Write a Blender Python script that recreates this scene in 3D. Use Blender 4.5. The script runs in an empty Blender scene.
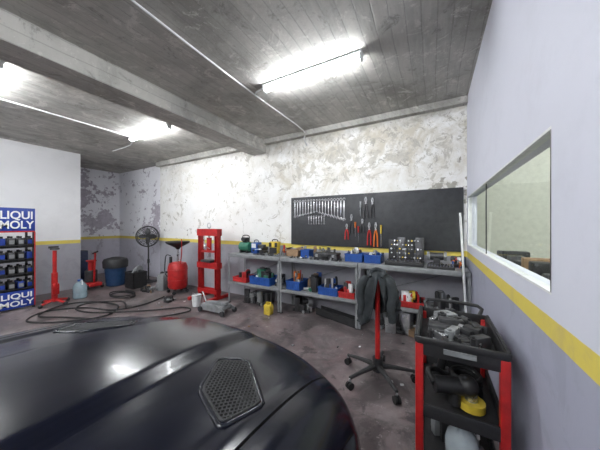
import bpy, bmesh, math, random
from mathutils import Vector, Matrix, Euler
R=random.Random(7)
# ---------------------------------------------------------------- node helpers
class NT:
    def __init__(s,name):
        s.m=bpy.data.materials.new(name); s.m.use_nodes=True
        s.t=s.m.node_tree; s.n=s.t.nodes; s.l=s.t.links
        s.b=s.n['Principled BSDF']
    def N(s,t,**k):
        n=s.n.new(t)
        for a,b in k.items(): setattr(n,a,b)
        return n
    def put(s,sock,v):
        if hasattr(v,'links') or isinstance(v,bpy.types.NodeSocket): s.l.new(v,sock)
        else:
            if isinstance(v,(tuple,list)) and len(v)==3 and sock.type=='RGBA': v=(*v,1)
            sock.default_value=v
    def pos(s): return s.N('ShaderNodeNewGeometry').outputs['Position']
    def sep(s,v):
        n=s.N('ShaderNodeSeparateXYZ'); s.l.new(v,n.inputs[0]); return n.outputs
    def comb(s,x,y,z):
        n=s.N('ShaderNodeCombineXYZ'); s.put(n.inputs[0],x); s.put(n.inputs[1],y); s.put(n.inputs[2],z); return n.outputs[0]
    def ma(s,op,a,b=0.0,c=None):
        n=s.N('ShaderNodeMath',operation=op); s.put(n.inputs[0],a); s.put(n.inputs[1],b)
        if c is not None: s.put(n.inputs[2],c)
        return n.outputs[0]
    def mix(s,f,a,b,mode='MIX'):
        n=s.N('ShaderNodeMix',data_type='RGBA',blend_type=mode)
        s.put(n.inputs[0],f); s.put(n.inputs[6],a); s.put(n.inputs[7],b); return n.outputs[2]
    def noise(s,v,sc,det=5,ro=.6,dist=0):
        n=s.N('ShaderNodeTexNoise'); s.l.new(v,n.inputs['Vector'])
        n.inputs['Scale'].default_value=sc; n.inputs['Detail'].default_value=det
        n.inputs['Roughness'].default_value=ro; n.inputs['Distortion'].default_value=dist
        return n.outputs[0]
    def mr(s,v,a,b,c=0.0,d=1.0):
        n=s.N('ShaderNodeMapRange',clamp=True); s.put(n.inputs[0],v)
        n.inputs[1].default_value=a; n.inputs[2].default_value=b; n.inputs[3].default_value=c; n.inputs[4].default_value=d
        return n.outputs[0]
    def bump(s,h,st=.3,d=.01):
        n=s.N('ShaderNodeBump'); s.l.new(h,n.inputs['Height']); n.inputs['Strength'].default_value=st; n.inputs['Distance'].default_value=d
        s.l.new(n.outputs[0],s.b.inputs['Normal'])
    def set(s,k,v): s.put(s.b.inputs[k],v)

_M={}
def M(name,col=None,rough=.5,metal=0.,dirt=.25,emit=None,coat=0):
    if name in _M: return _M[name]
    t=NT(name); p=t.pos()
    n=t.noise(p,14,4); f=t.mr(n,.35,.75,0,1)
    dark=tuple(c*(1-dirt)*.9 for c in col)
    t.set('Base Color',t.mix(f,col,dark)); t.set('Roughness',t.mr(n,.3,.7,max(.05,rough-.08),min(1,rough+.12)))
    t.set('Metallic',metal); t.set('Coat Weight',coat)
    if emit: t.set('Emission Color',(*emit[:3],1)); t.set('Emission Strength',emit[3])
    _M[name]=t.m; return t.m
red=lambda:M('red_paint',(.46,.015,.015),.38,0,.35)
redb=lambda:M('red_plastic',(.50,.025,.025),.4)
blk=lambda:M('black_plastic',(.018,.018,.02),.5)
rub=lambda:M('black_rubber',(.012,.012,.013),.7)
gry=lambda:M('grey_steel_paint',(.27,.28,.29),.45,.2)
stl=lambda:M('steel',(.55,.56,.58),.3,.9)
chrome=lambda:M('chrome',(.75,.76,.78),.15,1,.1)
dst=lambda:M('dark_steel',(.08,.08,.085),.4,.6)
blu=lambda:M('blue_plastic',(.015,.08,.34),.4)
yel=lambda:M('yellow_plastic',(.66,.48,.05),.4)
wht=lambda:M('white_plastic',(.75,.76,.77),.4,0,.1)
grn=lambda:M('green_paint',(.03,.18,.11),.45)
org=lambda:M('orange_plastic',(.75,.18,.02),.4)
brn=lambda:M('cardboard',(.30,.19,.11),.8)
# ---------------------------------------------------------------- builder
class B:
    def __init__(s,name): s.name=name; s.bm=bmesh.new(); s.ms=[]
    def mi(s,m):
        if m not in s.ms: s.ms.append(m)
        return s.ms.index(m)
    def _fin(s,vs,m):
        i=s.mi(m); fs=set()
        for v in vs:
            for f in v.link_faces: fs.add(f)
        for f in fs: f.material_index=i
        return fs
    def box(s,c,d,m,rot=(0,0,0),bev=0.0,seg=2):
        mat=Matrix.Translation(c)@Euler(rot).to_matrix().to_4x4()@Matrix.Diagonal((d[0],d[1],d[2],1))
        r=bmesh.ops.create_cube(s.bm,size=1,matrix=mat); vs=r['verts']; s._fin(vs,m)
        if bev>0:
            es=set(e for v in vs for e in v.link_edges)
            rr=bmesh.ops.bevel(s.bm,geom=list(es),offset=min(bev,min(d)*.45),segments=seg,affect='EDGES',profile=.5)
            i=s.mi(m)
            for f in rr['faces']: f.material_index=i
        return s
    def bx(s,x0,x1,y0,y1,z0,z1,m,bev=0.0):
        return s.box(((x0+x1)/2,(y0+y1)/2,(z0+z1)/2),(abs(x1-x0),abs(y1-y0),abs(z1-z0)),m,bev=bev)
    def cyl(s,a,b,r,m,r2=None,n=16):
        a=Vector(a);b=Vector(b);d=b-a
        q=d.to_track_quat('Z','Y').to_matrix().to_4x4()
        mat=Matrix.Translation((a+b)/2)@q
        rr=bmesh.ops.create_cone(s.bm,cap_ends=True,segments=n,radius1=r,radius2=r if r2 is None else r2,depth=d.length,matrix=mat)
        s._fin(rr['verts'],m); return s
    def sph(s,c,r,m,n=16,rot=(0,0,0)):
        if not isinstance(r,(tuple,list)): r=(r,r,r)
        mat=Matrix.Translation(c)@Euler(rot).to_matrix().to_4x4()@Matrix.Diagonal((*r,1))
        rr=bmesh.ops.create_uvsphere(s.bm,u_segments=n,v_segments=max(6,n//2),radius=1,matrix=mat); s._fin(rr['verts'],m); return s
    def tube(s,pts,r,m,n=8,smooth=4,closed=False):
        P=[Vector(p) for p in pts]
        if smooth>1 and len(P)>2:
            Q=[];L=len(P)
            for i in range(L if closed else L-1):
                if closed: p0,p1,p2,p3=P[(i-1)%L],P[i],P[(i+1)%L],P[(i+2)%L]
                else: p0,p1,p2,p3=P[max(i-1,0)],P[i],P[i+1],P[min(i+2,L-1)]
                for k in range(smooth):
                    t=k/smooth
                    Q.append(.5*((2*p1)+(-p0+p2)*t+(2*p0-5*p1+4*p2-p3)*t*t+(-p0+3*p1-3*p2+p3)*t**3))
            if not closed: Q.append(P[-1])
            P=Q
        rings=[];L=len(P);nrm=None
        for i,p in enumerate(P):
            if closed: t=(P[(i+1)%L]-P[(i-1)%L])
            else: t=P[min(i+1,L-1)]-P[max(i-1,0)]
            if t.length<1e-9: t=Vector((0,0,1))
            t.normalize()
            if nrm is None: nrm=t.orthogonal().normalized()
            else:
                nrm=nrm-t*nrm.dot(t)
                nrm=nrm.normalized() if nrm.length>1e-6 else t.orthogonal().normalized()
            bi=t.cross(nrm); rad=r[min(i,len(r)-1)] if isinstance(r,list) else r
            rings.append([s.bm.verts.new(p+nrm*math.cos(2*math.pi*k/n)*rad+bi*math.sin(2*math.pi*k/n)*rad) for k in range(n)])
        i0=s.mi(m)
        for i in range(L if closed else L-1):
            A=rings[i];C=rings[(i+1)%L]
            for k in range(n):
                f=s.bm.faces.new((A[k],A[(k+1)%n],C[(k+1)%n],C[k])); f.material_index=i0
        if not closed:
            f=s.bm.faces.new(rings[0][::-1]); f.material_index=i0
            f=s.bm.faces.new(rings[-1]); f.material_index=i0
        return s
    def ring(s,c,Rr,r,m,rot=(0,0,0),n=24,k=8,sc=(1,1)):
        mt=Euler(rot).to_matrix() if not isinstance(rot,Euler) else rot.to_matrix(); c=Vector(c)
        pts=[c+mt@Vector((Rr*sc[0]*math.cos(2*math.pi*i/n),Rr*sc[1]*math.sin(2*math.pi*i/n),0)) for i in range(n)]
        return s.tube(pts,r,m,n=k,smooth=1,closed=True)
    def lathe(s,prof,o,m,n=24,rot=(0,0,0)):
        mt=Euler(rot).to_matrix(); o=Vector(o); i0=s.mi(m)
        rings=[[s.bm.verts.new(o+mt@Vector((r*math.cos(2*math.pi*k/n),r*math.sin(2*math.pi*k/n),z))) for k in range(n)] for r,z in prof]
        for A,C in zip(rings,rings[1:]):
            for k in range(n):
                f=s.bm.faces.new((A[k],A[(k+1)%n],C[(k+1)%n],C[k])); f.material_index=i0
        for rg,rev in ((rings[0],True),(rings[-1],False)):
            try:
                f=s.bm.faces.new(rg[::-1] if rev else rg); f.material_index=i0
            except: pass
        return s
    def prism(s,pts,h,mat4,m):
        vs=[s.bm.verts.new(mat4@Vector((x,y,-h/2))) for x,y in pts]; ws=[s.bm.verts.new(mat4@Vector((x,y,h/2))) for x,y in pts]
        i0=s.mi(m); n=len(pts); fs=[s.bm.faces.new(vs[::-1]),s.bm.faces.new(ws)]
        for k in range(n): fs.append(s.bm.faces.new((vs[k],vs[(k+1)%n],ws[(k+1)%n],ws[k])))
        for f in fs: f.material_index=i0
        return s
    def done(s,parent=None,ang=35,solid=0):
        bm=s.bm; bmesh.ops.recalc_face_normals(bm,faces=bm.faces)
        a=math.radians(ang)
        for f in bm.faces: f.smooth=True
        for e in bm.edges:
            if len(e.link_faces)==2:
                if e.calc_face_angle(0)>a: e.smooth=False
        xs=[v.co for v in bm.verts]
        lo=[min(c[i] for c in xs) for i in range(3)]; hi=[max(c[i] for c in xs) for i in range(3)]
        o=Vector(((lo[0]+hi[0])/2,(lo[1]+hi[1])/2,lo[2]))
        for v in bm.verts: v.co-=o
        me=bpy.data.meshes.new(s.name); bm.to_mesh(me); bm.free()
        for m in s.ms: me.materials.append(m)
        ob=bpy.data.objects.new(s.name,me); bpy.context.collection.objects.link(ob); ob.location=o
        if parent: 
            ob.parent=parent; ob.location=o-parent.location
        if solid:
            md=ob.modifiers.new('th','SOLIDIFY'); md.thickness=solid
        return ob
# ---------------------------------------------------------------- room constants
XR=.386; YB=3.92; XL=-7.41; H=3.2; YF=-4.6; XRE=-9.07; YRE=4.05
def wallmat(name,up,low,patch,th,stain=0,warm=(.56,.52,.44),lowpatch=None,small=.62,crack=0):
    t=NT(name); p=t.pos(); x,y,z=t.sep(p)
    nb=t.noise(p,1.1,8,.62,.3); ns=t.noise(p,11,6,.65)
    e=t.ma('ADD',nb,t.ma('MULTIPLY',t.ma('SUBTRACT',ns,.5),.35))
    mask=t.mr(e,th,th+.015)
    n3=t.noise(p,4.5,9,.7,.6); m3=t.mr(n3,small,small+.01)
    pc=t.mix(t.mr(ns,.3,.7),patch,tuple(c*.7 for c in patch))
    upc=t.mix(t.mr(t.noise(p,.7,3),.3,.7),up,tuple(c*.93 for c in up))
    upc=t.mix(t.ma('MULTIPLY',t.mr(t.noise(p,3,6,.7),.5,.75),.35),upc,tuple(c*.78 for c in up))
    if stain:
        r=t.mr(x,-2.8,-2.6,.45,1.0); hz=t.mr(z,1.5,2.6)
        st=t.ma('MULTIPLY',t.ma('MULTIPLY',r,t.mr(t.noise(p,2.4,9,.75,.5),.42,.62)),t.ma('MULTIPLY',t.ma('ADD',hz,.35),stain))
        upc=t.mix(st,upc,warm)
        pl=t.noise(p,3.2,10,.74,.9); pm=t.mr(t.ma('ADD',pl,t.ma('MULTIPLY',t.ma('MULTIPLY',r,hz),.05)),.585,.60)
        upc=t.mix(t.ma('MULTIPLY',pm,.8),upc,t.mix(t.mr(ns,.4,.6),(.52,.49,.43),(.42,.40,.36)))
        fl=t.noise(p,9,10,.8,.8); thr=t.ma('SUBTRACT',.625,t.ma('MULTIPLY',t.ma('MULTIPLY',r,hz),.06))
        fm_=t.mr(t.ma('SUBTRACT',fl,thr),0,.012)
        upc=t.mix(t.ma('MULTIPLY',fm_,.75),upc,(.34,.32,.28))
        vor=t.N('ShaderNodeTexVoronoi',feature='DISTANCE_TO_EDGE'); vv=t.N('ShaderNodeVectorMath',operation='ADD'); t.l.new(p,vv.inputs[0])
        t.l.new(t.comb(t.ma('MULTIPLY',nb,.9),0,t.ma('MULTIPLY',n3,.9)),vv.inputs[1]); t.l.new(vv.outputs[0],vor.inputs['Vector']); vor.inputs['Scale'].default_value=1.6
        ck=t.ma('MULTIPLY',t.mr(vor.outputs['Distance'],.004,.012,1,0),t.mr(t.noise(p,1.9,3),.5,.6))
        upc=t.mix(t.ma('MULTIPLY',ck,.5),upc,(.3,.28,.25))
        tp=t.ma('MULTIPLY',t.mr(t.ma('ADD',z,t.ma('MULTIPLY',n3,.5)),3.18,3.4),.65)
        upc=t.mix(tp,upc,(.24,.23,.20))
    upc=t.mix(mask,upc,pc); upc=t.mix(t.ma('MULTIPLY',m3,.8),upc,pc)
    lo=t.mix(t.ma('MULTIPLY',t.mr(n3,.5,.6),.3),low,tuple(c*.7 for c in low))
    if lowpatch: lo=t.mix(t.mr(e,th+.02,th+.04),lo,lowpatch)
    zz=t.ma('ADD',z,t.ma('MULTIPLY',t.ma('SUBTRACT',ns,.5),.008))
    c=t.mix(t.mr(zz,1.068,1.071),lo,t.mix(t.mr(n3,.5,.75),(.70,.57,.11),(.58,.46,.15)))
    c=t.mix(t.mr(zz,1.148,1.151),c,upc)
    t.set('Base Color',c); t.set('Roughness',.75)
    t.bump(t.ma('ADD',t.ma('MULTIPLY',mask,-.5),t.ma('MULTIPLY',n3,.6)),.35,.01)
    return t.m
def ceilmat(name,gain=1.0):
    t=NT(name); p=t.pos(); x,y,z=t.sep(p)
    g=lambda *c: tuple(min(1,v*gain) for v in c)
    wob=t.ma('MULTIPLY',t.ma('SUBTRACT',t.noise(p,1.5,3),.5),.04)
    u=t.ma('DIVIDE',t.ma('ADD',t.ma('ADD',x,wob),z),.115); fl=t.ma('FLOOR',u); fr=t.ma('FRACT',u)
    wn=t.N('ShaderNodeTexWhiteNoise',noise_dimensions='2D'); t.l.new(t.comb(fl,t.ma('FLOOR',t.ma('ADD',t.ma('DIVIDE',y,1.9),t.ma('MULTIPLY',fl,.37))),0),wn.inputs['Vector'])
    rv=wn.outputs['Value']
    line=t.ma('MAXIMUM',t.mr(fr,0,.06,1,0),t.mr(fr,.94,1,0,1))
    sv=t.comb(t.ma('MULTIPLY',x,12),t.ma('MULTIPLY',y,1.6),z)
    gr=t.noise(sv,2,8,.72); big=t.noise(p,1.3,7,.68,.4); blot=t.noise(p,4.0,10,.8,.6)
    c=t.mix(rv,g(.35,.345,.32),g(.44,.43,.40))
    c=t.mix(t.ma('MULTIPLY',t.mr(gr,.35,.7),.7),c,g(.54,.525,.49)); c=t.mix(t.ma('MULTIPLY',t.mr(big,.46,.66),.7),c,g(.20,.195,.175))
    c=t.mix(t.ma('MULTIPLY',line,t.mr(blot,.40,.58,.15,.6)),c,g(.13,.125,.115))
    c=t.mix(t.ma('MULTIPLY',t.mr(blot,.54,.60),.6),c,g(.66,.64,.60))
    c=t.mix(t.ma('MULTIPLY',t.mr(blot,.43,.35),.6),c,g(.15,.145,.13))
    t.set('Base Color',c); t.set('Roughness',.85)
    t.bump(t.ma('ADD',t.ma('ADD',t.ma('MULTIPLY',rv,.6),t.ma('MULTIPLY',line,-.4)),t.ma('MULTIPLY',blot,.8)),.6,.012)
    return t.m
def floormat():
    t=NT('worn_painted_concrete'); p=t.pos()
    a=t.noise(p,.8,7,.65,.5); b=t.noise(p,5,8,.7); c3=t.noise(p,1.8,9,.72,.8)
    c=t.mix(t.mr(a,.35,.65),(.150,.098,.102),(.18,.155,.157))
    c=t.mix(t.mr(b,.45,.7),c,(.215,.19,.192)); c=t.mix(t.ma('MULTIPLY',t.mr(c3,.44,.58),.85),c,(.055,.047,.048))
    c=t.mix(t.ma('MULTIPLY',t.mr(t.noise(p,3.3,8,.7,.4),.56,.62),.7),c,(.03,.026,.027))
    c=t.mix(t.ma('MULTIPLY',t.mr(t.noise(p,11,9,.78),.58,.66),.6),c,(.40,.37,.37))
    t.set('Base Color',c); t.set('Roughness',t.mr(c3,.4,.65,.55,.28)); t.bump(b,.15,.01); return t.m
wb=wallmat('peeling_plaster_back',(.84,.835,.82),(.36,.36,.40),(.44,.42,.37),.675,.85,small=.655)
wr=wallmat('painted_plaster_right',(.68,.69,.78),(.36,.37,.46),(.6,.6,.66),.95,small=.95)
wl=wallmat('painted_plaster_left',(.82,.82,.84),(.36,.36,.40),(.58,.57,.55),.76,small=.74)
wc=wallmat('peeling_plaster_recess',(.88,.88,.92),(.52,.51,.58),(.54,.50,.57),.55,small=.60,lowpatch=(.38,.36,.42))
cm=ceilmat('board_formed_concrete',1.0); cmb=ceilmat('beam_concrete',1.0); fm=floormat()
cream=M('cream_paint',(.70,.71,.62),.8,0,.05)
def slab(name,*a,m):
    return B(name).bx(*a,m).done()
slab('floor',XRE-.3,3.0,YF-.2,YRE+.2,-.1,0,m=fm)
slab('ceiling',XRE-.3,3.0,YF-.2,YRE+.2,H,H+.15,m=cm)
slab('wall_back',-6.58,XR,YB,YB+.33,0,H,m=wb)
slab('wall_back_recess',XRE-.15,-6.58,YRE,YRE+.2,0,H,m=wc)
slab('wall_left_recess',XRE-.15,XRE,2.3,YRE,0,H,m=wc)
slab('wall_left',XL-.15,XL,YF,2.49,0,H,m=wl)
slab('wall_left_return',XRE,XL-.15,2.34,2.49,0,H,m=wl)
slab('wall_front',XL-.15,3.0,YF-.15,YF,0,H,m=wl)
# right wall with opening
WY0,WY1,WZ0,WZ1=1.255,3.84,1.235,1.875
b=B('wall_right'); T=.10
b.bx(XR,XR+T,YF,YB,0,WZ0,wr); b.bx(XR,XR+T,YF,YB,WZ1,H,wr)
b.bx(XR,XR+T,YF,WY0,WZ0,WZ1,wr); b.bx(XR,XR+T,WY1,YB,WZ0,WZ1,wr); b.done()
# window
g=NT('window_glass'); g.n.remove(g.b); o=g.n['Material Output']
tr=g.N('ShaderNodeBsdfTransparent'); tr.inputs[0].default_value=(.93,.96,.92,1); gl=g.N('ShaderNodeBsdfGlossy'); gl.inputs['Roughness'].default_value=.02
lw=g.N('ShaderNodeLayerWeight'); lw.inputs[0].default_value=.5
fac=g.ma('ADD',.05,g.ma('MULTIPLY',g.ma('POWER',lw.outputs['Facing'],6.0),.4)); mx=g.N('ShaderNodeMixShader'); g.l.new(fac,mx.inputs[0]); g.l.new(tr.outputs[0],mx.inputs[1]); g.l.new(gl.outputs[0],mx.inputs[2]); g.l.new(mx.outputs[0],o.inputs[0])
b=B('window_1'); xa,xb=XR+.0,XR+.04; fwm=wht()
b.bx(xa,xb,WY0,WY1,WZ0,WZ0+.01,fwm); b.bx(xa,xb,WY0,WY1,WZ1-.012,WZ1,fwm)
b.bx(xa,xb,WY0,WY0+.01,WZ0+.01,WZ1-.012,dst()); b.bx(xa,xb,WY1-.02,WY1,WZ0+.01,WZ1-.012,fwm)
b.bx(xa+.012,xa+.02,2.655,2.665,WZ0+.01,WZ1-.012,dst())
i0=b.mi(g.m); f=b.bm.faces.new([b.bm.verts.new((xa+.014,y,z)) for y,z in ((WY0+.01,WZ0+.01),(WY1-.02,WZ0+.01),(WY1-.02,WZ1-.012),(WY0+.01,WZ1-.012))]); f.material_index=i0
b.done()
# office behind window
slab('wall_office_right',2.4,2.5,YF,YB+.33,0,H,m=cream)
slab('wall_office_back',XR+T,2.4,YB+.8,YB+.93,0,H,m=cream)
slab('wall_office_front',XR+T,2.4,-.2,-.1,0,H,m=cream)
b=B('office_counter'); b.bx(.56,.95,1.3,3.6,1.0,1.05,dst()); b.bx(.6,.9,1.35,3.55,0,1.0,gry()); b.done()
b=B('office_supplies')
for i in range(9):
    yy=1.6+i*.21; hh=R.uniform(.14,.23); b.bx(.6,.6+R.uniform(.1,.25),yy,yy+R.uniform(.08,.15),1.05,1.05+hh,R.choice([dst(),blk(),dst(),brn()]),.01)
b.done()
# beam
b=B('beam'); b.bx(-3.33,-2.96,YF,YB,2.955,H,cmb); b.done()
b=B('beam_back_edge'); b.bx(-6.58,-3.33,YB-.12,YB,3.08,H,cmb); b.bx(-2.96,XR,YB-.1,YB,3.11,H,cmb); b.done()
# ---------------------------------------------------------------- light fixtures
LS=135
lm=M('tube_glow',(1,1,1),.4,0,0,(.95,.98,1.0,LS))
def fixture(x0,x1,y):
    b=B('ceiling_light'); z=H
    b.bx(x0,x1,y-.045,y+.045,z-.022,z,wht(),.006)
    b.bx(x0+.03,x1-.03,y-.028,y+.028,z-.075,z-.030,lm,.02)
    b.bx(x0+.03,x1-.03,y-.02,y+.02,z-.032,z-.02,wht())
    b.bx(x0,x0+.03,y-.04,y+.04,z-.08,z-.018,wht(),.01); b.bx(x1-.03,x1,y-.04,y+.04,z-.08,z-.018,wht(),.01); b.done()
fixture(-1.82,-.61,2.36); fixture(-5.13,-3.9,2.48)
fixture(-5.13,-3.9,.65); fixture(-1.82,-.61,-.4); fixture(-5.13,-3.9,-1.0); fixture(-1.82,-.61,-1.8)  # unseen fixtures, also next line; extras added to spread light over dimmer lamps
fixture(-5.13,-3.9,-2.8); fixture(-1.82,-.61,-3.2); fixture(-7.0,-5.8,-.4)
fixture(.9,2.1,2.6); fixture(.9,2.1,1.2)  # unseen office fixtures, added to brighten the room behind the window
b=B('ceiling_cable')
b.tube([(-2.03,3.9,2.95),(-2.03,3.79,3.05),(-2.03,3.76,3.18),(-2.03,2.4,3.185),(-1.98,1,3.185),(-1.9,-.2,3.185)],.009,wht())
b.tube([(-1.82,2.36,3.17),(-1.95,2.38,3.17),(-2.03,2.45,3.18)],.008,wht()); b.done()
b=B('ceiling_cable'); b.tube([(-5.06,2.41,3.185),(-5.06,1.6,3.185),(-5.06,.72,3.185)],.012,wht(),smooth=1)
b.tube([(-5.13,2.48,3.18),(-5.6,2.7,3.185),(-6.4,2.72,3.185)],.01,wht()); b.done()
# ---------------------------------------------------------------- CAR
def sm(a,b_,x):
    t=max(0,min(1,(x-a)/(b_-a))); return t*t*(3-2*t)
def car():
    xc=-1.13
    pt=NT('car_paint'); p=pt.pos(); n=pt.noise(p,3,6,.6)
    pt.set('Base Color',pt.mix(pt.mr(n,.4,.8),(.003,.004,.010),(.007,.008,.014))); pt.set('Roughness',pt.mr(n,.35,.7,.16,.26))
    pt.set('Specular IOR Level',.30); pt.set('Coat Weight',.10); pt.set('Coat Roughness',.05); paint=pt.m
    glass=M('tinted_glass',(.02,.025,.03),.06,0,0,None,1); lamp=M('headlamp_lens',(.35,.37,.4),.1,.5,.1,None,1)
    trim=blk(); gap=M('panel_gap',(.002,.002,.002),.8)
    rows=[]
    for v,z in ((-3.36,.3),(-3.42,.5),(-3.42,.7),(-3.38,.85),(-3.28,.95),(-3.1,.99)): rows.append((v,z))
    v=-3.0
    while v<-.05: rows.append((v,1.0)); v+=.1
    rows+=[(.0,.985),(.06,.975),(.13,.972),(.142,.972),(.146,.985),(.15,.99)]
    for i in range(1,41):
        s=i/40; rows.append((.15+.93*s,.99-.03*s-.09*s**3))
    P0,P1,P2=(1.08,.87),(1.18,.835),(1.20,.68)
    for i in range(1,13):
        t=i/12; rows.append(((1-t)**2*P0[0]+2*t*(1-t)*P1[0]+t*t*P2[0],(1-t)**2*P0[1]+2*t*(1-t)*P1[1]+t*t*P2[1]))
    rows+=[(1.215,.6),(1.22,.5),(1.235,.42),(1.23,.3),(1.18,.22)]
    us=[i*.0175 for i in range(39)]+[.675,.688,.697,.699,.7045,.7065,.715,.73,.745,.76,.775,.79,.805,.82,.832,.844,.856,.866,.874,.880]
    side=[(.888,.86),(.894,.68),(.9,.45),(.897,.22),(.875,0)]
    def top(u,v,z):
        d=.045*(min(u,.7)/.7)**2
        if u>.7: d+=.075*((u-.7)/.18)**3.2
        if v>.14:
            w=.33-.10*v
            z+=.028*(1-sm(w-.03,w+.03,u))*(1-sm(1.0,1.15,v))
            z+=.014*sm(.60,.68,u)*(1-sm(.74,.82,u))*(1-sm(.95,1.15,v))
        return z-d
    def yy(u,v):
        k=(min(u,.9)/.88)
        y=v-.25*k**3.6*sm(-.1,1.25,v)
        if v<-2.6: y+=.2*k**3*sm(2.6,3.4,-v)
        if -.1<v<.2: y-=.12*(u/.7)**2*(1-abs(v-.14)/.3 if abs(v-.14)<.3 else 0)
        return y
    b=B('car'); bm=b.bm; idx={k:b.mi(m) for k,m in dict(p=paint,g=glass,l=lamp,t=trim,x=gap).items()}
    cols=[('t',u) for u in us]+[('s',u,k) for u,k in side]
    full=[(-1,c) for c in cols[::-1]]+[(1,c) for c in cols[1:]]
    grid=[]
    for v,z in rows:
        row=[]
        ze=top(.88,v,z)
        for sg,c in full:
            u=c[1]
            if c[0]=='t':
                zz=top(u,v,z)
                if .698<u<.706 and .15<v<1.2: zz-=.012
                if .13<v<.143 and u<.7: zz-=.02
            else: zz=.22+(max(ze,.24)-.22)*c[2]
            row.append(bm.verts.new((xc+sg*u,yy(u,v),max(zz,.2))))
        grid.append(row)
    for i in range(len(rows)-1):
        for j in range(len(full)-1):
            f=bm.faces.new((grid[i][j],grid[i][j+1],grid[i+1][j+1],grid[i+1][j]))
            c=f.calc_center_median(); u=abs(c.x-xc); v=(rows[i][0]+rows[i+1][0])/2; z=(rows[i][1]+rows[i+1][1])/2
            k='p'
            if v<.145 and v>-.02 and u<.7: k='t'
            if .698<u<.706 and .15<v<1.2 and z>.7: k='x'
            if v>1.13 and .66<z<.82 and .42<u<.87: k='l'
            if v>1.15 and .45<z<.66 and u<.5: k='t'
            for wy in (.36,-2.35):
                if u>.87 and math.hypot(c.y-wy,c.z-.33)<.39: k='t'
            if v<-3.35 and .68<z<.86 and u>.5: k='l'
            f.material_index=idx[k]
    # greenhouse
    def gp(y,z,u): return [bm.verts.new((xc-u,y,z)),bm.verts.new((xc-u*.6,y+.06,z)),bm.verts.new((xc+u*.6,y+.06,z)),bm.verts.new((xc+u,y,z))]
    prof=[(-.04,.96,.72),(-.72,1.42,.6),(-1.1,1.47,.58),(-1.9,1.465,.57),(-2.3,1.42,.57),(-3.05,.98,.68)]
    G=[gp(*q) for q in prof]
    for i in range(5):
        for j in range(3):
            f=bm.faces.new((G[i][j],G[i][j+1],G[i+1][j+1],G[i+1][j])); f.material_index=idx['g' if i in(0,4) else 'p']
    for sd in (0,3):
        base=[bm.verts.new((xc+(-.74 if sd==0 else .74),y,.97)) for y in (-.7,-1.15,-1.9,-2.35)]
        ch=[G[0][sd]]+base+[G[5][sd]]
        tops=[G[i][sd] for i in range(1,5)]
        for q in ((ch[0],tops[0],ch[1]),(ch[1],tops[0],tops[1],ch[2]),(ch[2],tops[1],tops[2],ch[3]),(ch[3],tops[2],tops[3],ch[4]),(ch[4],tops[3],ch[5])):
            f=bm.faces.new(q); f.material_index=idx['g']
        sx=-1 if sd==0 else 1
        b.tube([G[i][sd].co+Vector((sx*.004,0,.0)) for i in range(6)],.028,paint,smooth=1)
        b.tube([(xc+sx*.58,-1.25,1.45),(xc+sx*.74,-1.3,.97)],.03,paint,smooth=1)
        b.sph((xc+sx*.93,-.42,1.03),(.10,.05,.07),paint); b.cyl((xc+sx*.72,-.4,.99),(xc+sx*.88,-.42,1.0),.02,trim)
        for wy in (.36,-2.35):
            xo=xc+sx*.9; xi=xc+sx*.7
            b.cyl((xi,wy,.33),(xo,wy,.33),.33,rub(),n=40); b.cyl((xo-sx*.02,wy,.33),(xo+sx*.012,wy,.33),.23,stl(),n=32)
            b.cyl((xo,wy,.33),(xo+sx*.02,wy,.33),.06,dst())
            for k in range(5):
                a=k*2*math.pi/5; b.cyl((xo+sx*.012,wy,.33),(xo+sx*.012,wy+.2*math.cos(a),.33+.2*math.sin(a)),.025,chrome())
    # hood vents with honeycomb grille
    def zat(u,v):
        s=(v-.15)/.93; return top(u,v,.99-.03*s-.09*s**3)
    for sx in (-1,1):
        quad=[(.605,.515),(.642,.66),(.445,.79),(.360,.71),(.455,.555)]
        out=[]
        for i in range(5):
            a_,c_,d_=Vector(quad[i-1]),Vector(quad[i]),Vector(quad[(i+1)%5])
            p1=c_+(a_-c_).normalized()*.026; p2=c_+(d_-c_).normalized()*.026
            for t in (0,.33,.67,1): out.append(tuple((1-t)**2*p1+2*t*(1-t)*c_+t*t*p2))
        pts=[(xc+sx*u,yy(u,v),zat(u,v)+.002) for u,v in out]
        b.tube(pts,.005,trim,closed=True,smooth=2)
        rim=[(u+(u-.50)*.12,v+(v-.65)*.12) for u,v in out]
        b.tube([(xc+sx*u,yy(u,v),zat(u,v)+.0) for u,v in rim],.008,paint,closed=True,smooth=2)
        cen=(xc+sx*.50,yy(.50,.65),zat(.50,.65)+.003)
        vs=[bm.verts.new((q[0],q[1],q[2]+.001)) for q in pts]; cv=bm.verts.new(cen)
        for k in range(len(vs)):
            f=bm.faces.new((vs[k],vs[(k+1)%len(vs)],cv)); f.material_index=idx['x']
        def inside(u,v):
            c=False; n=len(out)
            for i in range(n):
                (x1,y1),(x2,y2)=out[i],out[i-1]
                if (y1>v)!=(y2>v) and u<(x2-x1)*(v-y1)/(y2-y1)+x1: c=not c
            return c
        st=.015
        for a in range(24):
            for q in range(28):
                u=.34+a*st+(q%2)*st/2; v=.49+q*st*.86
                if inside(u,v):
                    b.ring((xc+sx*u,yy(u,v),zat(u,v)+.006),st*.5,.0013,dst(),n=6,k=4)
    for x0 in (-1.5,-.95):
        b.tube([(x0,.03,.99),(x0+.25,-.04,1.005),(x0+.5,-.1,1.03)],.008,rub())
    b.done(ang=50)
car()
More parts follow.
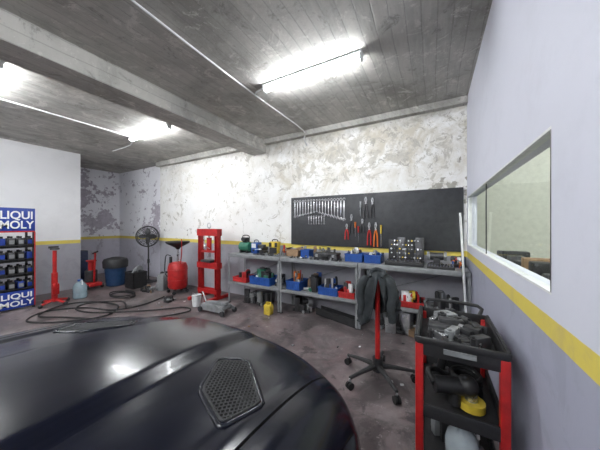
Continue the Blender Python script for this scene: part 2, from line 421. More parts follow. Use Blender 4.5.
# ---------------------------------------------------------------- workbenches
def bench(x0,x1):
    b=B('metal_workbench'); y0,y1=3.42,3.90; g=gry(); L=.035
    for x in (x0,x1-L):
        for y in (y0,y1-L):
            b.bx(x,x+L,y,y+.004,0,.92,g); 
            b.bx(x if x==x0 else x+L-.004,x+.004 if x==x0 else x+L,y,y+L,0,.92,g)
            b.bx(x-.003,x+L+.003,y-.003,y+L+.003,0,.012,blk())
    b.bx(x0,x1,y0,y1,.925,.95,g,.003); b.bx(x0,x1,y0-.004,y0+.012,.885,.95,g,.003)
    b.bx(x0,x1,y0,y1,.395,.41,g,.002); b.bx(x0,x1,y0-.003,y0+.012,.365,.41,g,.002)
    b.bx(x0,x0+.01,y0,y1,.885,.93,g); b.bx(x1-.01,x1,y0,y1,.885,.93,g)
    b.tube([(x0+.01,y1-.01,.41),(x1-.01,y1-.01,.9)],.008,g,smooth=1)
    b.done()
bench(-3.5,-2.31); bench(-2.30,-.96); bench(-.95,.375)
def crate(name,x0,x1,y0,y1,z,h,m,th=.01):
    b=B(name)
    b.bx(x0,x1,y0,y1,z,z+th,m); b.bx(x0,x1,y0,y0+th,z,z+h,m); b.bx(x0,x1,y1-th,y1,z,z+h,m)
    b.bx(x0,x0+th,y0,y1,z,z+h,m); b.bx(x1-th,x1,y0,y1,z,z+h,m)
    for a in ((x0-.008,x1+.008,y0-.008,y0+.008),(x0-.008,x1+.008,y1-.008,y1+.008),(x0-.008,x0+.008,y0,y1),(x1-.008,x1+.008,y0,y1)):
        b.bx(*a,z+h-.02,z+h,m,.003)
    n=int((x1-x0)/.06)
    for i in range(1,n): b.bx(x0+i*(x1-x0)/n-.004,x0+i*(x1-x0)/n+.004,y0-.005,y0,z+.01,z+h-.02,m)
    return b.done()
def pile(name,x0,x1,y0,y1,z,n,mats,s=(.03,.1),h=(.015,.06)):
    b=B(name)
    for i in range(n):
        L=R.uniform(*s); W=L*R.uniform(.3,.9); hh=R.uniform(*h); a=R.uniform(0,math.pi)
        rr=max(L,W)*.6
        x=R.uniform(min(x0+rr,x1-rr),max(x0+rr,x1-rr)); y=R.uniform(min(y0+rr,y1-rr),max(y0+rr,y1-rr)); m=R.choice(mats); k=R.random()
        if k<.35: b.box((x,y,z+hh/2),(L,W,hh),m,(0,0,a),.005)
        elif k<.6:
            r=min(hh/2,.025); d=Vector((math.cos(a),math.sin(a),0))*L*.5; c=Vector((x,y,z+r)); b.cyl(c-d,c+d,r,m,n=10)
        elif k<.75: b.cyl((x,y,z),(x,y,z+hh),W*.4,m,n=14); b.cyl((x,y,z+hh),(x,y,z+hh+.01),W*.2,m,n=10)
        elif k<.9:
            m2=R.choice(mats); d=Vector((math.cos(a),math.sin(a),0))*L*.5; c=Vector((x,y,z+hh*.8)); b.cyl(c-d,c+d*.2,hh*.18,m,n=8); b.cyl(c+d*.1,c+d,hh*.3+.004,m2,n=10); b.box((x,y,z+hh*.3),(W*.5,W*.5,hh*.6),m2,(0,0,a),.004)
        else: b.ring((x,y,z+.008),W*.5,.006,m,n=14,k=6)
    return b.done()
dk=[dst(),blk(),stl(),dst(),blk(),gry()]
mixm=[dst(),blk(),stl(),redb(),blu(),gry(),org(),brn()]
zs=.41
crate('storage_tray',-3.42,-3.08,3.46,3.8,zs,.09,redb()); pile('spare_parts_pile',-3.38,-3.12,3.5,3.76,zs+.012,20,dk+[redb()],h=(.06,.2))
crate('storage_crate',-3.0,-2.55,3.46,3.8,zs,.14,blu()); pile('cleaning_supplies_pile',-2.95,-2.6,3.5,3.76,zs+.012,30,[grn(),grn(),gry(),dst(),wht(),blk()],s=(.08,.16),h=(.1,.26))
pile('spare_parts_pile',-2.52,-2.36,3.5,3.8,zs,12,dk,h=(.06,.2))
crate('storage_crate',-2.2,-1.93,3.46,3.78,zs,.15,blu()); pile('spare_parts_pile',-2.17,-1.96,3.5,3.74,zs+.012,20,mixm,h=(.14,.3))
pile('spare_parts_pile',-1.92,-1.62,3.48,3.85,zs,34,[grn(),brn(),dst(),gry(),blk(),blk(),blu()],s=(.06,.14),h=(.05,.28))
crate('storage_crate',-1.6,-1.28,3.46,3.72,zs,.12,blu()); pile('spare_parts_pile',-1.57,-1.31,3.5,3.7,zs+.012,22,[blu(),dst(),blk(),wht()],h=(.08,.24))
crate('storage_tray',-1.26,-1.02,3.46,3.7,zs,.09,redb())
pile('spare_parts_pile',-1.24,-1.04,3.48,3.68,zs+.012,20,[redb(),redb(),dst(),wht()],h=(.06,.22))
pile('spare_parts_pile',-.86,-.45,3.46,3.86,zs,40,mixm+[wht(),dst(),dst(),blk()],s=(.06,.16),h=(.04,.28))
crate('storage_tray',-.42,-.12,3.46,3.78,zs,.08,redb()); pile('spare_parts_pile',-.40,-.14,3.48,3.76,zs+.012,26,[redb(),dst(),wht(),yel(),blk()],s=(.05,.1),h=(.06,.18))
pile('spare_parts_pile',-.05,.3,3.46,3.86,zs,24,dk,s=(.06,.14),h=(.04,.24))
# floor under bench
b=B('plastic_canister'); x_=-2.43; b.bx(x_-.065,x_+.065,3.22,3.34,0,.17,yel(),.02); b.cyl((x_-.03,3.28,.17),(x_-.03,3.28,.205),.022,yel()); b.tube([(x_,3.28,.16),(x_+.005,3.28,.2),(x_+.045,3.28,.2),(x_+.05,3.28,.16)],.008,yel()); b.done()
b=B('steel_channel'); 
mt=Matrix.Translation((-1.35,3.62,.06))@Euler((0,.0,-.3)).to_matrix().to_4x4()
b.prism([(-.38,-.07),(.38,-.07),(.38,.07),(-.38,.07)],.01,mt@Matrix.Translation((0,0,-.055)),blk())
b.prism([(-.38,-.07),(.38,-.07),(.38,-.06),(-.38,-.06)],.12,mt,blk()); b.prism([(-.38,.06),(.38,.06),(.38,.07),(-.38,.07)],.12,mt,blk()); b.done()
pile('scrap_metal_pile',-3.35,-2.6,3.5,3.85,0,26,dk,s=(.08,.2),h=(.05,.24))
pile('scrap_metal_pile',-2.2,-1.8,3.55,3.85,0,16,dk,s=(.08,.2),h=(.05,.24))
pile('scrap_metal_pile',-.85,.2,3.5,3.85,0,36,dk+[brn()],s=(.08,.22),h=(.05,.3))
# bench top items
zt=.95
b=B('bench_compressor'); b.cyl((-3.42,3.7,zt+.12),(-3.18,3.7,zt+.12),.09,grn(),n=24); b.cyl((-3.44,3.7,zt+.12),(-3.42,3.7,zt+.12),.07,blk(),n=24)
b.box((-3.3,3.7,zt+.25),(.1,.1,.1),blk(),bev=.01); b.cyl((-3.3,3.64,zt+.27),(-3.3,3.6,zt+.27),.04,dst()); b.bx(-3.4,-3.36,3.62,3.78,zt,zt+.05,blk()); b.bx(-3.24,-3.2,3.62,3.78,zt,zt+.05,blk())
b.tube([(-3.38,3.7,zt+.2),(-3.38,3.7,zt+.33),(-3.22,3.7,zt+.33),(-3.22,3.7,zt+.2)],.01,blk()); b.done()
b=B('battery_charger'); b.bx(-3.12,-2.98,3.64,3.8,zt,zt+.21,blu(),.012); b.bx(-3.10,-3.0,3.634,3.64,zt+.11,zt+.19,wht()); b.cyl((-3.05,3.64,zt+.06),(-3.05,3.62,zt+.06),.02,blk()); b.tube([(-3.1,3.72,zt+.2),(-3.09,3.72,zt+.25),(-3.01,3.72,zt+.25),(-3.0,3.72,zt+.2)],.008,blk()); b.done()
b=B('bench_vise'); b.box((-2.84,3.68,zt+.03),(.12,.14,.06),dst(),bev=.01); b.box((-2.84,3.68,zt+.1),(.08,.2,.07),dst(),bev=.015); b.box((-2.84,3.6,zt+.15),(.14,.03,.06),dst(),bev=.005); b.box((-2.84,3.65,zt+.15),(.14,.03,.06),dst(),bev=.005); b.cyl((-2.84,3.58,zt+.1),(-2.84,3.5,zt+.1),.012,stl()); b.cyl((-2.92,3.51,zt+.1),(-2.76,3.51,zt+.1),.006,stl()); b.done()
b=B('power_tool_case'); b.bx(-2.72,-2.52,3.68,3.8,zt,zt+.24,yel(),.02); b.bx(-2.70,-2.54,3.67,3.68,zt+.02,zt+.13,blk()); b.bx(-2.71,-2.66,3.668,3.68,zt+.14,zt+.22,blk()); b.bx(-2.58,-2.53,3.668,3.68,zt+.14,zt+.22,blk()); b.tube([(-2.68,3.74,zt+.23),(-2.67,3.74,zt+.27),(-2.57,3.74,zt+.27),(-2.56,3.74,zt+.23)],.01,blk()); b.done()
b=B('cardboard_box'); b.bx(-2.28,-2.05,3.6,3.78,zt,zt+.12,brn(),.004); b.box((-2.28,3.69,zt+.13),(.1,.17,.004),brn(),(0,-.5,0)); b.box((-2.05,3.69,zt+.13),(.1,.17,.004),brn(),(0,.5,0)); b.done()
crate('storage_bin',-1.98,-1.82,3.58,3.74,zt,.13,blu()); 
b=B('tool_case'); b.bx(-1.72,-1.32,3.54,3.74,zt,zt+.055,dst(),.01); b.bx(-1.72,-1.32,3.54,3.74,zt+.058,zt+.1,dst(),.01); b.bx(-1.58,-1.46,3.51,3.54,zt+.03,zt+.07,blk(),.005); b.bx(-1.68,-1.64,3.532,3.54,zt+.035,zt+.08,stl()); b.bx(-1.4,-1.36,3.532,3.54,zt+.035,zt+.08,stl()); b.done()
crate('storage_bin',-1.18,-.92,3.52,3.74,zt,.12,blu()); crate('storage_bin',-.89,-.66,3.52,3.74,zt,.12,blu())
pile('loose_fasteners',-1.15,-.95,3.55,3.71,zt+.012,16,[wht(),blu(),stl(),dst()],h=(.08,.18)); pile('loose_fasteners',-.87,-.68,3.55,3.71,zt+.012,16,[wht(),blu(),stl(),dst()],h=(.08,.18))
# open socket case
b=B('socket_set_case'); x0,x1=-.6,-.12
b.bx(x0,x1,3.48,3.78,zt,zt+.05,blk(),.008)
tilt=Matrix.Translation((0,3.80,zt+.03))@Euler((-.12,0,0)).to_matrix().to_4x4()
def tb(cx,cz,w,h,d,m,yo=0): 
    c=tilt@Vector((cx,yo,cz)); b.box(c,(w,d,h),m,(-.12,0,0),.003)
for k,cx_ in enumerate((-.54,-.42,-.30,-.18)): tb(cx_,.16+.02*(k%2),.112,.30+.02*(k%2),.03,[blk(),dst(),blk(),dst()][k])
for r_ in range(5):
    for k in range(11-r_%2):
        if (r_*7+k*5)%6==0: continue
        cx=x0+.045+k*.039+R.uniform(-.004,.004); cz=.05+r_*.06
        a=tilt@Vector((cx,-.015,cz)); c=tilt@Vector((cx,-.03-.01*(k%2),cz)); b.cyl(a,c,.007+.003*((r_+k)%3),[chrome(),stl(),dst(),stl(),yel()][(r_*3+k)%5],n=10)
for k in range(9): b.cyl((x0+.04+k*.05,3.56,zt+.05),(x0+.04+k*.05,3.56,zt+.08),.014,chrome(),n=12)
for k in range(6): b.cyl((x0+.05+k*.07,3.64,zt+.058),(x0+.05+k*.07,3.74,zt+.058),.008,chrome(),n=8)
b.done()
b=B('bench_grinder'); cx,cy,cz=.03,3.74,zt+.13
b.box((cx,cy,zt+.02),(.16,.14,.04),dst(),bev=.01); b.box((cx,cy,zt+.07),(.08,.08,.08),dst(),bev=.01); b.cyl((cx-.08,cy,cz),(cx+.08,cy,cz),.05,dst(),n=24)
for sx in(-1,1): b.cyl((cx+sx*.085,cy,cz),(cx+sx*.115,cy,cz),.062,gry(),n=24); b.cyl((cx+sx*.115,cy,cz),(cx+sx*.12,cy,cz),.02,dst())
b.done()
b=B('socket_tray'); b.bx(-.08,.22,3.44,3.6,zt,zt+.03,blk(),.005)
for i in range(9):
    for j in range(3): b.cyl((-.06+i*.032,3.47+j*.05,zt+.03),(-.06+i*.032,3.47+j*.05,zt+.055),.011,chrome(),n=10)
b.done()
pile('hand_tools_pile',-2.95,-2.35,3.44,3.57,zt,20,dk,s=(.04,.1),h=(.01,.05))
pile('hand_tools_pile',-2.48,-2.34,3.62,3.84,zt,10,mixm,s=(.04,.1),h=(.05,.22))
pile('hand_tools_pile',-2.2,-1.2,3.43,3.51,zt,30,dk,s=(.03,.07),h=(.01,.05))
pile('hand_tools_pile',.17,.36,3.62,3.86,zt,18,mixm,h=(.03,.16))
pile('hand_tools_pile',-2.25,-1.35,3.79,3.885,zt,44,mixm+dk,s=(.03,.08),h=(.05,.18))
pile('hand_tools_pile',-1.3,-.65,3.77,3.885,zt,36,dk+[redb()],s=(.03,.09),h=(.03,.16))
# ---------------------------------------------------------------- tool board + tools
b=B('tool_board'); bm_=M('charcoal_board',(.035,.037,.042),.55,0,.2); b.bx(-2.36,.345,3.897,3.919,1.135,2.01,bm_,.003)
b.bx(-1.02,-1.014,3.895,3.898,1.135,2.01,blk()); b.done()
def wrench(b,x,zt_,L,m,y=3.883,a=0):
    w=L*.045+.005
    b.box((x,y,zt_-L/2),(w,.006,L*.82),m,bev=.002)
    b.ring((x,y,zt_-L*.05),w*.95,w*.4,m,rot=(math.pi/2,0,0),n=14,k=6)
    for sx in(-1,1): b.box((x+sx*w*.75,y,zt_-L*.95),(w*.6,.007,L*.1),m,(0,sx*.25,0),.002)
    b.box((x,y,zt_-L*.89),(w*1.8,.007,L*.05),m,bev=.002)
    b.cyl((x,y,zt_-L*.05),(x,3.897,zt_-L*.05),.003,dst(),n=6)
b=B('wrench_set')
for i in range(18):
    x=-2.27+i*.056; L=(.32-.012*i) if i<9 else (.25+.017*(i-9))
    wrench(b,x,1.95,L,stl())
for i in range(7): wrench(b,-1.98+i*.05,1.66,.15,stl())
b.done()
def pliers(x,ztop,L,hm,name='pliers'):
    b=B(name); y=3.878
    for sx in(-1,1):
        b.tube([(x+sx*.004,y,ztop),(x+sx*.012,y,ztop-L*.15),(x-sx*.004,y,ztop-L*.3)],[.006,.006,.007,.008,.008,.009,.009,.009,.008],stl(),n=8)
        b.tube([(x,y,ztop-L*.3),(x-sx*.0+sx*.022,y,ztop-L*.55),(x+sx*.028,y,ztop-L)],.011,hm,n=8)
    b.cyl((x,y-.012,ztop-L*.3),(x,y+.019,ztop-L*.3),.012,stl()); b.done()
def driver(x,ztop,L,hm):
    b=B('screwdriver'); y=3.878; b.cyl((x,y,ztop),(x,y,ztop-L*.4),.015,hm,r2=.011,n=12); b.cyl((x,y,ztop-L*.4),(x,y,ztop-L),.004,chrome(),n=8); b.cyl((x,y,ztop-L*.42),(x,3.897,ztop-L*.42),.004,dst(),n=6); b.done()
pliers(-1.27,1.52,.26,redb()); pliers(-1.19,1.68,.32,dst()); driver(-1.125,1.55,.24,org()); driver(-1.075,1.48,.26,redb())
pliers(-.955,1.95,.34,dst()); pliers(-.85,1.93,.32,dst()); pliers(-.90,1.54,.36,redb()); pliers(-.80,1.54,.38,org()); driver(-.72,1.5,.34,yel())
pliers(-1.01,1.60,.22,dst()); driver(-1.04,1.88,.24,stl())
# ---------------------------------------------------------------- hydraulic press
b=B('hydraulic_press'); r_=red(); x0,x1,y=-4.32,-3.76,3.42
for x in(x0,x1-.07):
    b.bx(x,x+.012,y-.05,y+.05,.06,1.42,r_); b.bx(x+.058,x+.07,y-.05,y+.05,.06,1.42,r_) ; b.bx(x,x+.07,y+.04,y+.05,.06,1.42,r_)
    b.bx(x-.0,x+.07,y-.3,y+.3,0,.06,r_,.006)
    for k in range(8): b.cyl((x+.035,y+.036,.45+k*.1),(x+.035,y+.05,.45+k*.1),.014,blk(),n=10)
for yy_ in(y-.062,y+.05): b.bx(x0-.02,x1+.02,yy_,yy_+.012,1.28,1.42,r_); b.bx(x0-.02,x1+.02,yy_,yy_+.012,.62,.74,r_); b.bx(x0,x1,yy_,yy_+.012,.12,.2,r_)
b.bx(x0+.07,x1-.07,y-.05,y+.05,1.38,1.41,r_); b.bx(x0+.1,x1-.1,y-.045,y+.045,.94,.98,r_)
xm=(x0+x1)/2
b.cyl((xm,y,.98),(xm,y,1.24),.05,r_,n=20); b.cyl((xm,y,1.24),(xm,y,1.38),.025,chrome()); b.cyl((xm,y,.84),(xm,y,.94),.03,stl())
for sx in(-1,1): 
    b.ring((xm+sx*.15,y,1.2),.02,.005,stl(),rot=(math.pi/2,0,0)); 
    for k in range(10): b.ring((xm+sx*.15,y,1.34-k*.036),.016,.004,stl(),rot=(math.pi/2,0,(k%2)*1.57),n=12,k=5)
b.bx(x0+.14,x1-.14,y-.1,y+.1,.745,.79,dst(),.005); b.ring((xm,y,1.49),.05,.01,stl(),rot=(math.pi/2,0,0)); b.cyl((xm,y,1.40),(xm,y,1.45),.015,stl())
b.cyl((xm+.05,y-.04,1.02),(xm+.12,y-.22,1.1),.01,stl()); b.done()
# grey trolley jack
b=B('trolley_jack'); g_=gry(); cx,cy=-3.30,2.95
for sy in(-.12,.12): b.prism([(-.3,.03),(.3,.05),(.32,.1),(.1,.16),(-.28,.1)],.012,Matrix.Translation((cx,cy+sy,0))@Euler((math.pi/2,0,0)).to_matrix().to_4x4(),g_)
b.box((cx-.0,cy,.10),(.5,.22,.06),g_,(0,-.06,0),.01)
b.box((cx-.05,cy,.15),(.4,.08,.05),g_,(0,-.1,0),.01); b.cyl((cx+.2,cy,.16),(cx+.2,cy,.2),.06,g_); b.box((cx-.2,cy,.09),(.16,.2,.08),g_,bev=.01)
for dx in(-.25,.28):
    for sy in(-.14,.14): b.cyl((cx+dx,cy+sy-.015,.045),(cx+dx,cy+sy+.015,.045),.045,dst())
b.cyl((cx-.25,cy,.12),(cx-.36,cy+.0,.3),.013,stl()); b.done()
bc=(-3.86,2.98); b=B('paint_bucket'); b.lathe([(.07,0),(.085,.2),(.09,.2),(.09,.19)],(*bc,0),wht()); b.ring((*bc,.2),.088,.005,stl()); b.tube([(bc[0]-.09,bc[1],.19),(bc[0],bc[1]-.08,.26),(bc[0]+.09,bc[1],.19)],.003,stl()); b.done()
# oil drainer
b=B('waste_oil_drainer'); cx,cy=-4.98,3.36
b.lathe([(.02,.1),(.17,.11),(.2,.16),(.2,.58),(.17,.66),(.06,.69),(.02,.69)],(cx,cy,0),red(),28)
b.cyl((cx,cy,.68),(cx,cy,1.0),.022,stl()); b.lathe([(.03,.96),(.06,1.0),(.24,1.1),(.25,1.14),(.235,1.14),(.05,1.02)],(cx,cy,0),blk(),28)
b.ring((cx,cy,.3),.203,.008,red()); b.ring((cx,cy,.52),.203,.008,red())
for a in range(4):
    an=a*math.pi/2+.6; px,py=cx+.2*math.cos(an),cy+.2*math.sin(an); b.cyl((cx,cy,.1),(px,py,.09),.015,blk()); b.cyl((px-.015,py,.035),(px+.015,py,.035),.035,blk())
b.tube([(cx+.15,cy-.05,.6),(cx+.25,cy-.08,.9),(cx+.22,cy-.06,1.2)],.01,red()); b.cyl((cx-.1,cy-.1,.64),(cx-.1,cy-.1,.8),.03,blk()); b.tube([(cx-.19,cy,.3),(cx-.3,cy-.1,.4),(cx-.28,cy-.1,.8),(cx-.1,cy-.1,.82)],.01,rub())
b.done()
pile('engine_parts_pile',-5.75,-5.3,3.2,3.8,0,24,dk,s=(.1,.25),h=(.06,.4))
# fan
b=B('pedestal_fan'); cx,cy,cz=-6.6,3.62,1.2
b.lathe([(.2,0),(.2,.02),(.06,.05),(.03,.07)],(cx,cy,0),blk(),28); b.cyl((cx,cy,.05),(cx,cy,cz-.12),.018,blk()); b.cyl((cx,cy,.5),(cx,cy,.6),.028,blk())
fa=Euler((math.pi/2-.1,0,.75)); fm_=fa.to_matrix(); C=Vector((cx,cy,cz))+Vector((0,-.02,0)); ax=fm_@Vector((0,0,1))
b.cyl(C-ax*.18,C-ax*.02,.07,blk()); b.cyl((cx,cy,cz-.14),C-ax*.1,.03,blk())
for d in(-.05,.0,.05): b.ring(C+ax*d,.27-.02*abs(d)*10,.010,blk(),rot=fa,n=32)
for s_ in(-1,1):
    for rr in(.06,.11,.16,.21): b.ring(C+ax*s_*(.08-.09*(rr/.25)**2),rr,.004,blk(),rot=fa,n=28,k=5)
    for k in range(16):
        a=k*math.pi/8; b.tube([C+ax*s_*.08, C+fm_@Vector((.13*math.cos(a),.13*math.sin(a),0))+ax*s_*.06, C+fm_@Vector((.26*math.cos(a),.26*math.sin(a),0))+ax*s_*.01],.0035,blk(),n=5,smooth=2)
for k in range(4):
    a=k*math.pi/2; b.sph(C+fm_@Vector((.12*math.cos(a),.12*math.sin(a),0)),(.1,.06,.008),dst(),12,rot=(fm_@Euler((.4,0,a)).to_matrix()).to_euler())
b.done()
# dark blue bin
b=B('trash_bin'); o=(-6.95,3.02,0); b.lathe([(.17,0),(.19,.02),(.235,.55),(.25,.56),(.25,.6),(.225,.6),(.2,.1)],o,M('bin_blue',(.01,.04,.11),.45),28)
b.lathe([(.255,.45),(.262,.6),(.235,.66),(.1,.70),(.02,.66)],o,blk(),28); b.done()
crate('plastic_crate',-6.5,-6.12,3.02,3.32,0,.38,blk()); pile('scrap_metal_pile',-6.46,-6.16,3.06,3.28,.012,12,dk,s=(.08,.14),h=(.35,.5))
# water jug
def jug(name,c,r,h,col=(.55,.72,.80),mn='clear_blue_plastic'):
    wj=M(mn,col,.15,0,.05); wj.node_tree.nodes['Principled BSDF'].inputs['Transmission Weight'].default_value=.55
    b=B(name); b.lathe([(r*.85,0),(r,.02),(r,h*.25),(r*.93,h*.3),(r,h*.35),(r,h*.6),(r*.85,h*.74),(r*.4,h*.88),(r*.28,h*.9),(r*.28,h*.96)],c,wj,24)
    b.cyl((c[0],c[1],c[2]+h*.93),(c[0],c[1],c[2]+h),r*.36,blu()); b.tube([(c[0]+r*.3,c[1],c[2]+h*.92),(c[0]+r*.8,c[1],c[2]+h*.98),(c[0]+r*.95,c[1],c[2]+h*.75)],r*.09,wht()); b.done()
jug('water_jug',(-6.36,2.13,0),.115,.38)
# red stands left
b=B('transmission_jack'); cx,cy=-6.25,1.72; r_=red()
for a in(.4,1.97,3.54,5.11):
    b.tube([(cx,cy,.1),(cx+.22*math.cos(a),cy+.22*math.sin(a),.05)],.022,r_,smooth=1); b.sph((cx+.23*math.cos(a),cy+.23*math.sin(a),.035),.035,blk())
b.cyl((cx,cy,.06),(cx,cy,.6),.045,r_); b.cyl((cx,cy,.6),(cx,cy,1.02),.03,red()); b.box((cx,cy,1.05),(.11,.11,.03),dst(),bev=.005); b.bx(cx-.07,cx-.05,cy-.07,cy+.07,1.06,1.1,dst())
b.tube([(cx+.04,cy,.15),(cx+.16,cy-.02,.3),(cx+.18,cy-.02,.6)],.012,r_); b.box((cx+.05,cy,.3),(.07,.09,.2),r_,bev=.01); b.done()
b=B('pneumatic_jack'); cx,cy=-7.15,2.62
b.box((cx,cy,.1),(.4,.25,.08),red(),bev=.01); b.lathe([(.11,.14),(.12,.16),(.12,.4),(.1,.42)],(cx-.05,cy,0),dst()); b.cyl((cx+.1,cy,.12),(cx+.16,cy,.85),.018,red()); b.cyl((cx+.05,cy,.82),(cx+.27,cy,.88),.02,blk())
b.cyl((cx-.05,cy,.42),(cx-.05,cy,.62),.06,red()); b.box((cx-.05,cy,.64),(.16,.16,.04),red(),bev=.01)
for dx in(-.15,.15):
    for dy in(-.14,.14): b.cyl((cx+dx,cy+dy-.02,.05),(cx+dx,cy+dy+.02,.05),.05,blk())
b.done()
b=B('storage_cabinet'); nv=M('navy_paint',(.02,.03,.08),.5); b.bx(-7.98,-7.70,2.56,2.74,.04,.85,nv,.006); b.bx(-7.845,-7.84,2.555,2.56,.06,.83,blk()); b.bx(-7.87,-7.86,2.54,2.56,.40,.52,stl()); b.bx(-7.82,-7.81,2.54,2.56,.40,.52,stl()); b.bx(-7.96,-7.72,2.58,2.72,0,.04,blk()); b.done()
# ---------------------------------------------------------------- display rack
b=B('oil_display_rack'); xf=-6.4; xbk=-6.85; y0,y1=.72,1.5; bl=M('sign_blue',(.01,.04,.28),.4,0,.1)
for y in(y0,y1-.03): b.bx(xbk,xbk+.03,y,y+.03,0,1.8,blk()); b.bx(xf-.03,xf,y,y+.03,0,1.8,blk() if y==y0 else blk())
b.bx(xf-.02,xf+.005,y0,y1,1.37,1.8,bl,.003); b.bx(xf-.02,xf+.008,y0,y1,1.37,1.395,redb()); b.bx(xf-.02,xf+.005,y0,y1,.04,.34,bl,.003)
b.bx(xf,xf+.01,y1-.012,y1+.004,.04,1.37,redb()); b.bx(xbk,xf,y0,y1,.34,.36,blk())
for z in(.36,.62,.88,1.13):
    b.bx(xbk,xf,y0,y1,z-.02,z,blk()); b.bx(xf-.012,xf,y0,y1,z-.035,z+.02,blk())
    for k in range(7):
        for j in range(2):
            yy_=y0+.07+k*.11; xx_=xf-.09-j*.16; mc=[dst(),blk(),bl,dst(),dst(),blk()][(k+int(z*10))%6]; hh=.17
            b.box((xx_,yy_,z+hh*.4),(.09,.08,hh*.8),mc,bev=.01); b.cyl((xx_,yy_,z+hh*.8),(xx_,yy_,z+hh),.018,blk(),n=10); b.box((xx_+.046,yy_,z+hh*.4),(.002,.06,hh*.4),[bl,gry(),gry()][k%3])
rack=b.done()
def text(body,size,loc,parent,m,sx=1):
    cu=bpy.data.curves.new('t','FONT'); cu.body=body; cu.size=size; cu.extrude=.002; cu.offset=size*.02; cu.align_x='CENTER'
    ob=bpy.data.objects.new('lettering',cu); bpy.context.collection.objects.link(ob)
    dg=bpy.context.evaluated_depsgraph_get(); me=bpy.data.meshes.new_from_object(ob.evaluated_get(dg)); bpy.data.objects.remove(ob)
    o2=bpy.data.objects.new('lettering',me); bpy.context.collection.objects.link(o2); me.materials.clear(); me.materials.append(m)
    o2.rotation_euler=(math.pi/2,0,math.pi/2); o2.scale=(sx,1,1); o2.parent=parent; o2.location=Vector(loc)-parent.location
wt=M('sign_white',(.85,.85,.85),.5,0,0)
text('LIQUI',.19,(xf+.008,1.28,1.61),rack,wt,.82); text('MOLY',.19,(xf+.008,1.28,1.44),rack,wt,.78)
text('LIQUI',.13,(xf+.008,1.28,.21),rack,wt,1.15); text('MOLY',.13,(xf+.008,1.28,.08),rack,wt,1.15)
# ---------------------------------------------------------------- hoses on floor
b=B('air_hose')
pts=[(-4.9,3.0,.012),(-4.75,2.5,.012),(-4.9,2.1,.012),(-5.5,1.9,.012),(-5.85,1.5,.012),(-5.5,1.2,.012),(-5.0,1.45,.014),(-4.7,1.9,.016),(-5.1,2.25,.016),(-5.7,2.1,.03),(-5.95,1.75,.03),(-5.6,1.35,.03),(-5.1,1.55,.03),(-4.4,1.9,.012),(-3.9,2.3,.012),(-3.7,2.7,.012)]
pts+= [(-3.9,2.75,.03),(-4.3,2.35,.03),(-4.9,1.85,.045),(-5.4,1.75,.05),(-5.6,2.0,.05),(-5.2,2.35,.05),(-4.7,2.2,.05)]
b.tube(pts,.013,rub(),smooth=8); b.done()
b=B('air_hose'); pts=[(-5.75+.32*math.cos(t*.7)*(1+.1*math.sin(t)),2.62+.18*math.sin(t*.7),.014+.0025*t) for t in range(22)]; b.tube(pts,.012,rub(),smooth=3); b.done()
pile('scrap_metal_pile',-4.72,-4.4,2.75,3.05,0,10,dk+[wht(),redb()],s=(.05,.14),h=(.02,.1))
pile('scrap_metal_pile',-5.9,-5.4,2.98,3.16,0,10,dk+[brn()],s=(.05,.14),h=(.02,.14))
b=B('floor_debris')
for i in range(90):
    x=R.uniform(-5.8,-.2);y=R.uniform(1.6,3.3); s_=R.uniform(.006,.022); b.box((x,y,s_*.25),(s_*1.6,s_,s_*.5),R.choice([wht(),dst(),brn(),gry(),gry()]),(0,0,R.uniform(0,3)))
b.done()
# ---------------------------------------------------------------- swivel stand w/ jacket
b=B('engine_stand'); cx,cy=-.484,2.43
b.cyl((cx,cy,.1),(cx,cy,.98),.024,red(),n=20); b.cyl((cx,cy,.98),(cx,cy,1.02),.035,blk()); b.cyl((cx,cy,.08),(cx,cy,.2),.05,blk(),n=20)
b.tube([(cx-.12,cy,.95),(cx,cy,1.0),(cx+.12,cy,.95)],.012,dst())
for k in range(5):
    a=.35+k*2*math.pi/5; d=Vector((math.cos(a),math.sin(a),0)); p0=Vector((cx,cy,.13)); p1=p0+d*.34+Vector((0,0,-.03))
    b.tube([p0,p0+d*.18+Vector((0,0,-.01)),p1],[.03,.027,.025,.022,.02,.018,.017,.016,.016],blk()); q=p1
    b.cyl(q,(q.x,q.y,.07),.01,stl()); s_=Vector((-d.y,d.x,0)); 
    for e in(-.016,.016): c=Vector((q.x,q.y,.032))+s_*e; b.cyl(c-s_*.009,c+s_*.009,.032,rub())
b.done()
# jacket: draped over the crossbar, open in front
b=B('jacket'); bm=b.bm; jm=M('dark_grey_fabric',(.034,.040,.045),.9); n=110; i0=b.mi(jm); rows=[]
Z=[1.045,1.04,1.025,1.0,.965,.93,.885,.84,.80,.76,.72,.68,.65,.62]; RR=[.015,.045,.08,.12,.145,.158,.165,.17,.172,.176,.178,.18,.18,.178]
front=-1.42
for i,(z,r) in enumerate(zip(Z,RR)):
    rw=[]; w=i/13; gap=max(0,(i-4)/9)*.40
    for k in range(n+1):
        s=k/n; a=front+gap+s*(2*math.pi-2*gap)
        f=1+w*(.16*math.sin(6*a+1+.22*i)+.10*math.sin(13*a+.35*i+1)+.05*math.sin(23*a+i*.1))
        zz=z-w*(.05*math.sin(a*2+.6)+.06*math.cos(a-3.0)+.03*math.sin(5*a))
        cr=.012*math.sin(i*2.1+a*3)*w
        rw.append(bm.verts.new((cx+(r*f+cr)*math.cos(a)*1.0,cy+(r*f+cr)*math.sin(a)*.55,zz)))
    rows.append(rw)
for A,C in zip(rows,rows[1:]):
    for k in range(n): f=bm.faces.new((A[k],A[k+1],C[k+1],C[k])); f.material_index=i0
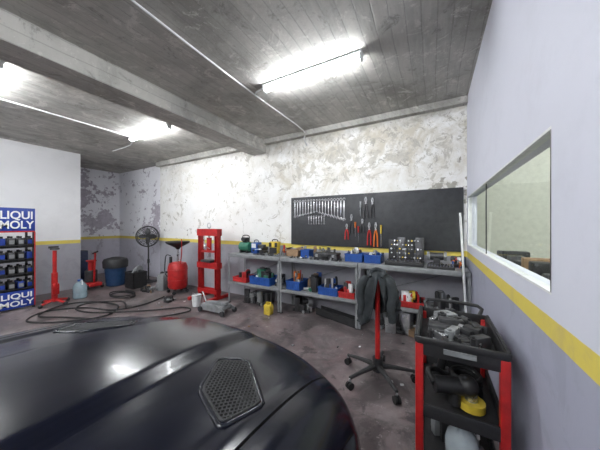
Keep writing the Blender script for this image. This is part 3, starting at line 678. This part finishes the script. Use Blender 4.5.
for sx in(-1,1):
    x_=cx+sx*.14
    b.tube([(cx+sx*.09,cy-.03,.985),(x_,cy-.06,.92),(x_+sx*.012,cy-.075,.82),(x_-sx*.005,cy-.08,.72),(x_+sx*.008,cy-.07,.60 if sx>0 else .64)],[.03,.036,.042,.043,.04,.043,.039,.042,.037,.041,.037,.04,.035,.037,.034,.036,.034],jm,n=12)
b.tube([(cx-.05,cy-.07,1.0),(cx-.07,cy-.02,1.04),(cx,cy+.03,1.06),(cx+.07,cy-.02,1.04),(cx+.05,cy-.07,1.0)],[.018,.02,.022,.024,.022,.02,.022,.024,.02,.018],jm,n=8)
ob=b.done(ang=80,solid=.004)
# ---------------------------------------------------------------- tool cart
b=B('tool_cart'); x0,x1,y0,y1=-.072,.296,1.47,2.02; bk=blk()
for z,h in((.80,.09),(.47,.07),(.14,.07)):
    b.bx(x0,x1,y0,y1,z,z+.012,bk); 
    b.bx(x0-.012,x1+.012,y0-.015,y0,z,z+h,bk,.006); b.bx(x0-.012,x1+.012,y1,y1+.015,z,z+h,bk,.006); b.bx(x0-.015,x0,y0,y1,z,z+h,bk,.006); b.bx(x1,x1+.015,y0,y1,z,z+h,bk,.006)
b.bx(x0-.02,x1+.02,y0-.025,y0-.005,.865,.9,bk,.008); b.bx(x0-.025,x0-.005,y0,y1,.865,.9,bk,.008); b.bx(x1+.005,x1+.022,y0,y1,.865,.9,bk,.008)
for x in(x0-.018,x1-.022):
    for y in(y0-.018,y1-.02): b.bx(x,x+.04,y,y+.04,.09,.862,red(),.006)
for x in(x0,x1):
    for y in(y0+.02,y1-.02): b.cyl((x,y,.05),(x,y,.1),.012,stl()); b.cyl((x-.014,y,.045),(x+.014,y,.045),.045,rub(),n=20)
b.tube([(x0+.03,y1+.01,.88),(x0+.03,y1+.07,.93),(x1-.03,y1+.07,.93),(x1-.03,y1+.01,.88)],.012,bk,smooth=3)
b.bx((x0+x1)/2-.07,(x0+x1)/2+.07,y0-.028,y0-.02,.835,.86,gry())
b.done()
pile('hand_tools_pile',x0+.02,x1-.02,y0+.03,y1-.03,.813,130,[dst(),blk(),blk(),stl(),dst(),dst(),blk(),dst(),gry()],s=(.04,.13),h=(.02,.10))
b=B('polishing_machine'); b.cyl((.0,1.57,.60),(.15,1.62,.60),.045,blk(),n=20); b.sph((.16,1.62,.61),(.055,.055,.055),blk()); b.cyl((.18,1.63,.49),(.18,1.63,.53),.065,yel(),n=24); b.cyl((.18,1.63,.53),(.18,1.63,.6),.03,stl()); b.tube([(.0,1.57,.6),(-.03,1.66,.62),(.03,1.76,.58),(.08,1.76,.5)],.016,rub()); b.cyl((.1,1.6,.5),(.1,1.6,.6),.03,blk()); b.done()
b=B('power_drill'); b.cyl((.02,1.88,.68),(.2,1.86,.68),.04,blk(),n=20); b.cyl((.2,1.86,.68),(.25,1.855,.68),.02,stl(),r2=.01); b.box((.05,1.88,.6),(.05,.05,.14),blk(),(0,.2,0),.015); b.box((.04,1.88,.513),(.1,.08,.06),blk(),bev=.01); b.box((.1,1.83,.69),(.08,.01,.03),yel()); b.done()
b=B('rubber_hose_coil')
for k in range(5): b.ring((.17,1.79-.0*k,.497+k*.022),.075-.003*(k%2),.011,rub(),n=28)
b.done()
jug('water_jug',(.13,1.56,.152),.078,.30,(.80,.90,.95),'clear_pet_plastic')
pile('spare_parts_pile',x0+.02,x1-.02,1.69,y1-.03,.153,22,dk,s=(.06,.14),h=(.05,.2))
# white pipe
B('plastic_pipe').tube([(.34,3.3,.0),(.30,3.3,.82),(.26,3.3,1.64)],.012,wht(),n=12,smooth=1).done()
# ---------------------------------------------------------------- world, camera
w=bpy.data.worlds.new('World'); bpy.context.scene.world=w; w.use_nodes=True; w.node_tree.nodes['Background'].inputs[0].default_value=(.5,.55,.6,1); w.node_tree.nodes['Background'].inputs[1].default_value=.3
cd=bpy.data.cameras.new('camera'); co=bpy.data.objects.new('camera',cd); bpy.context.collection.objects.link(co)
co.location=(0,0,1.5); co.rotation_euler=(math.radians(90),0,math.radians(29.1)); cd.sensor_width=36; cd.lens=14.46; cd.clip_start=.02
bpy.context.scene.camera=co
bpy.context.scene.view_settings.view_transform='Standard'
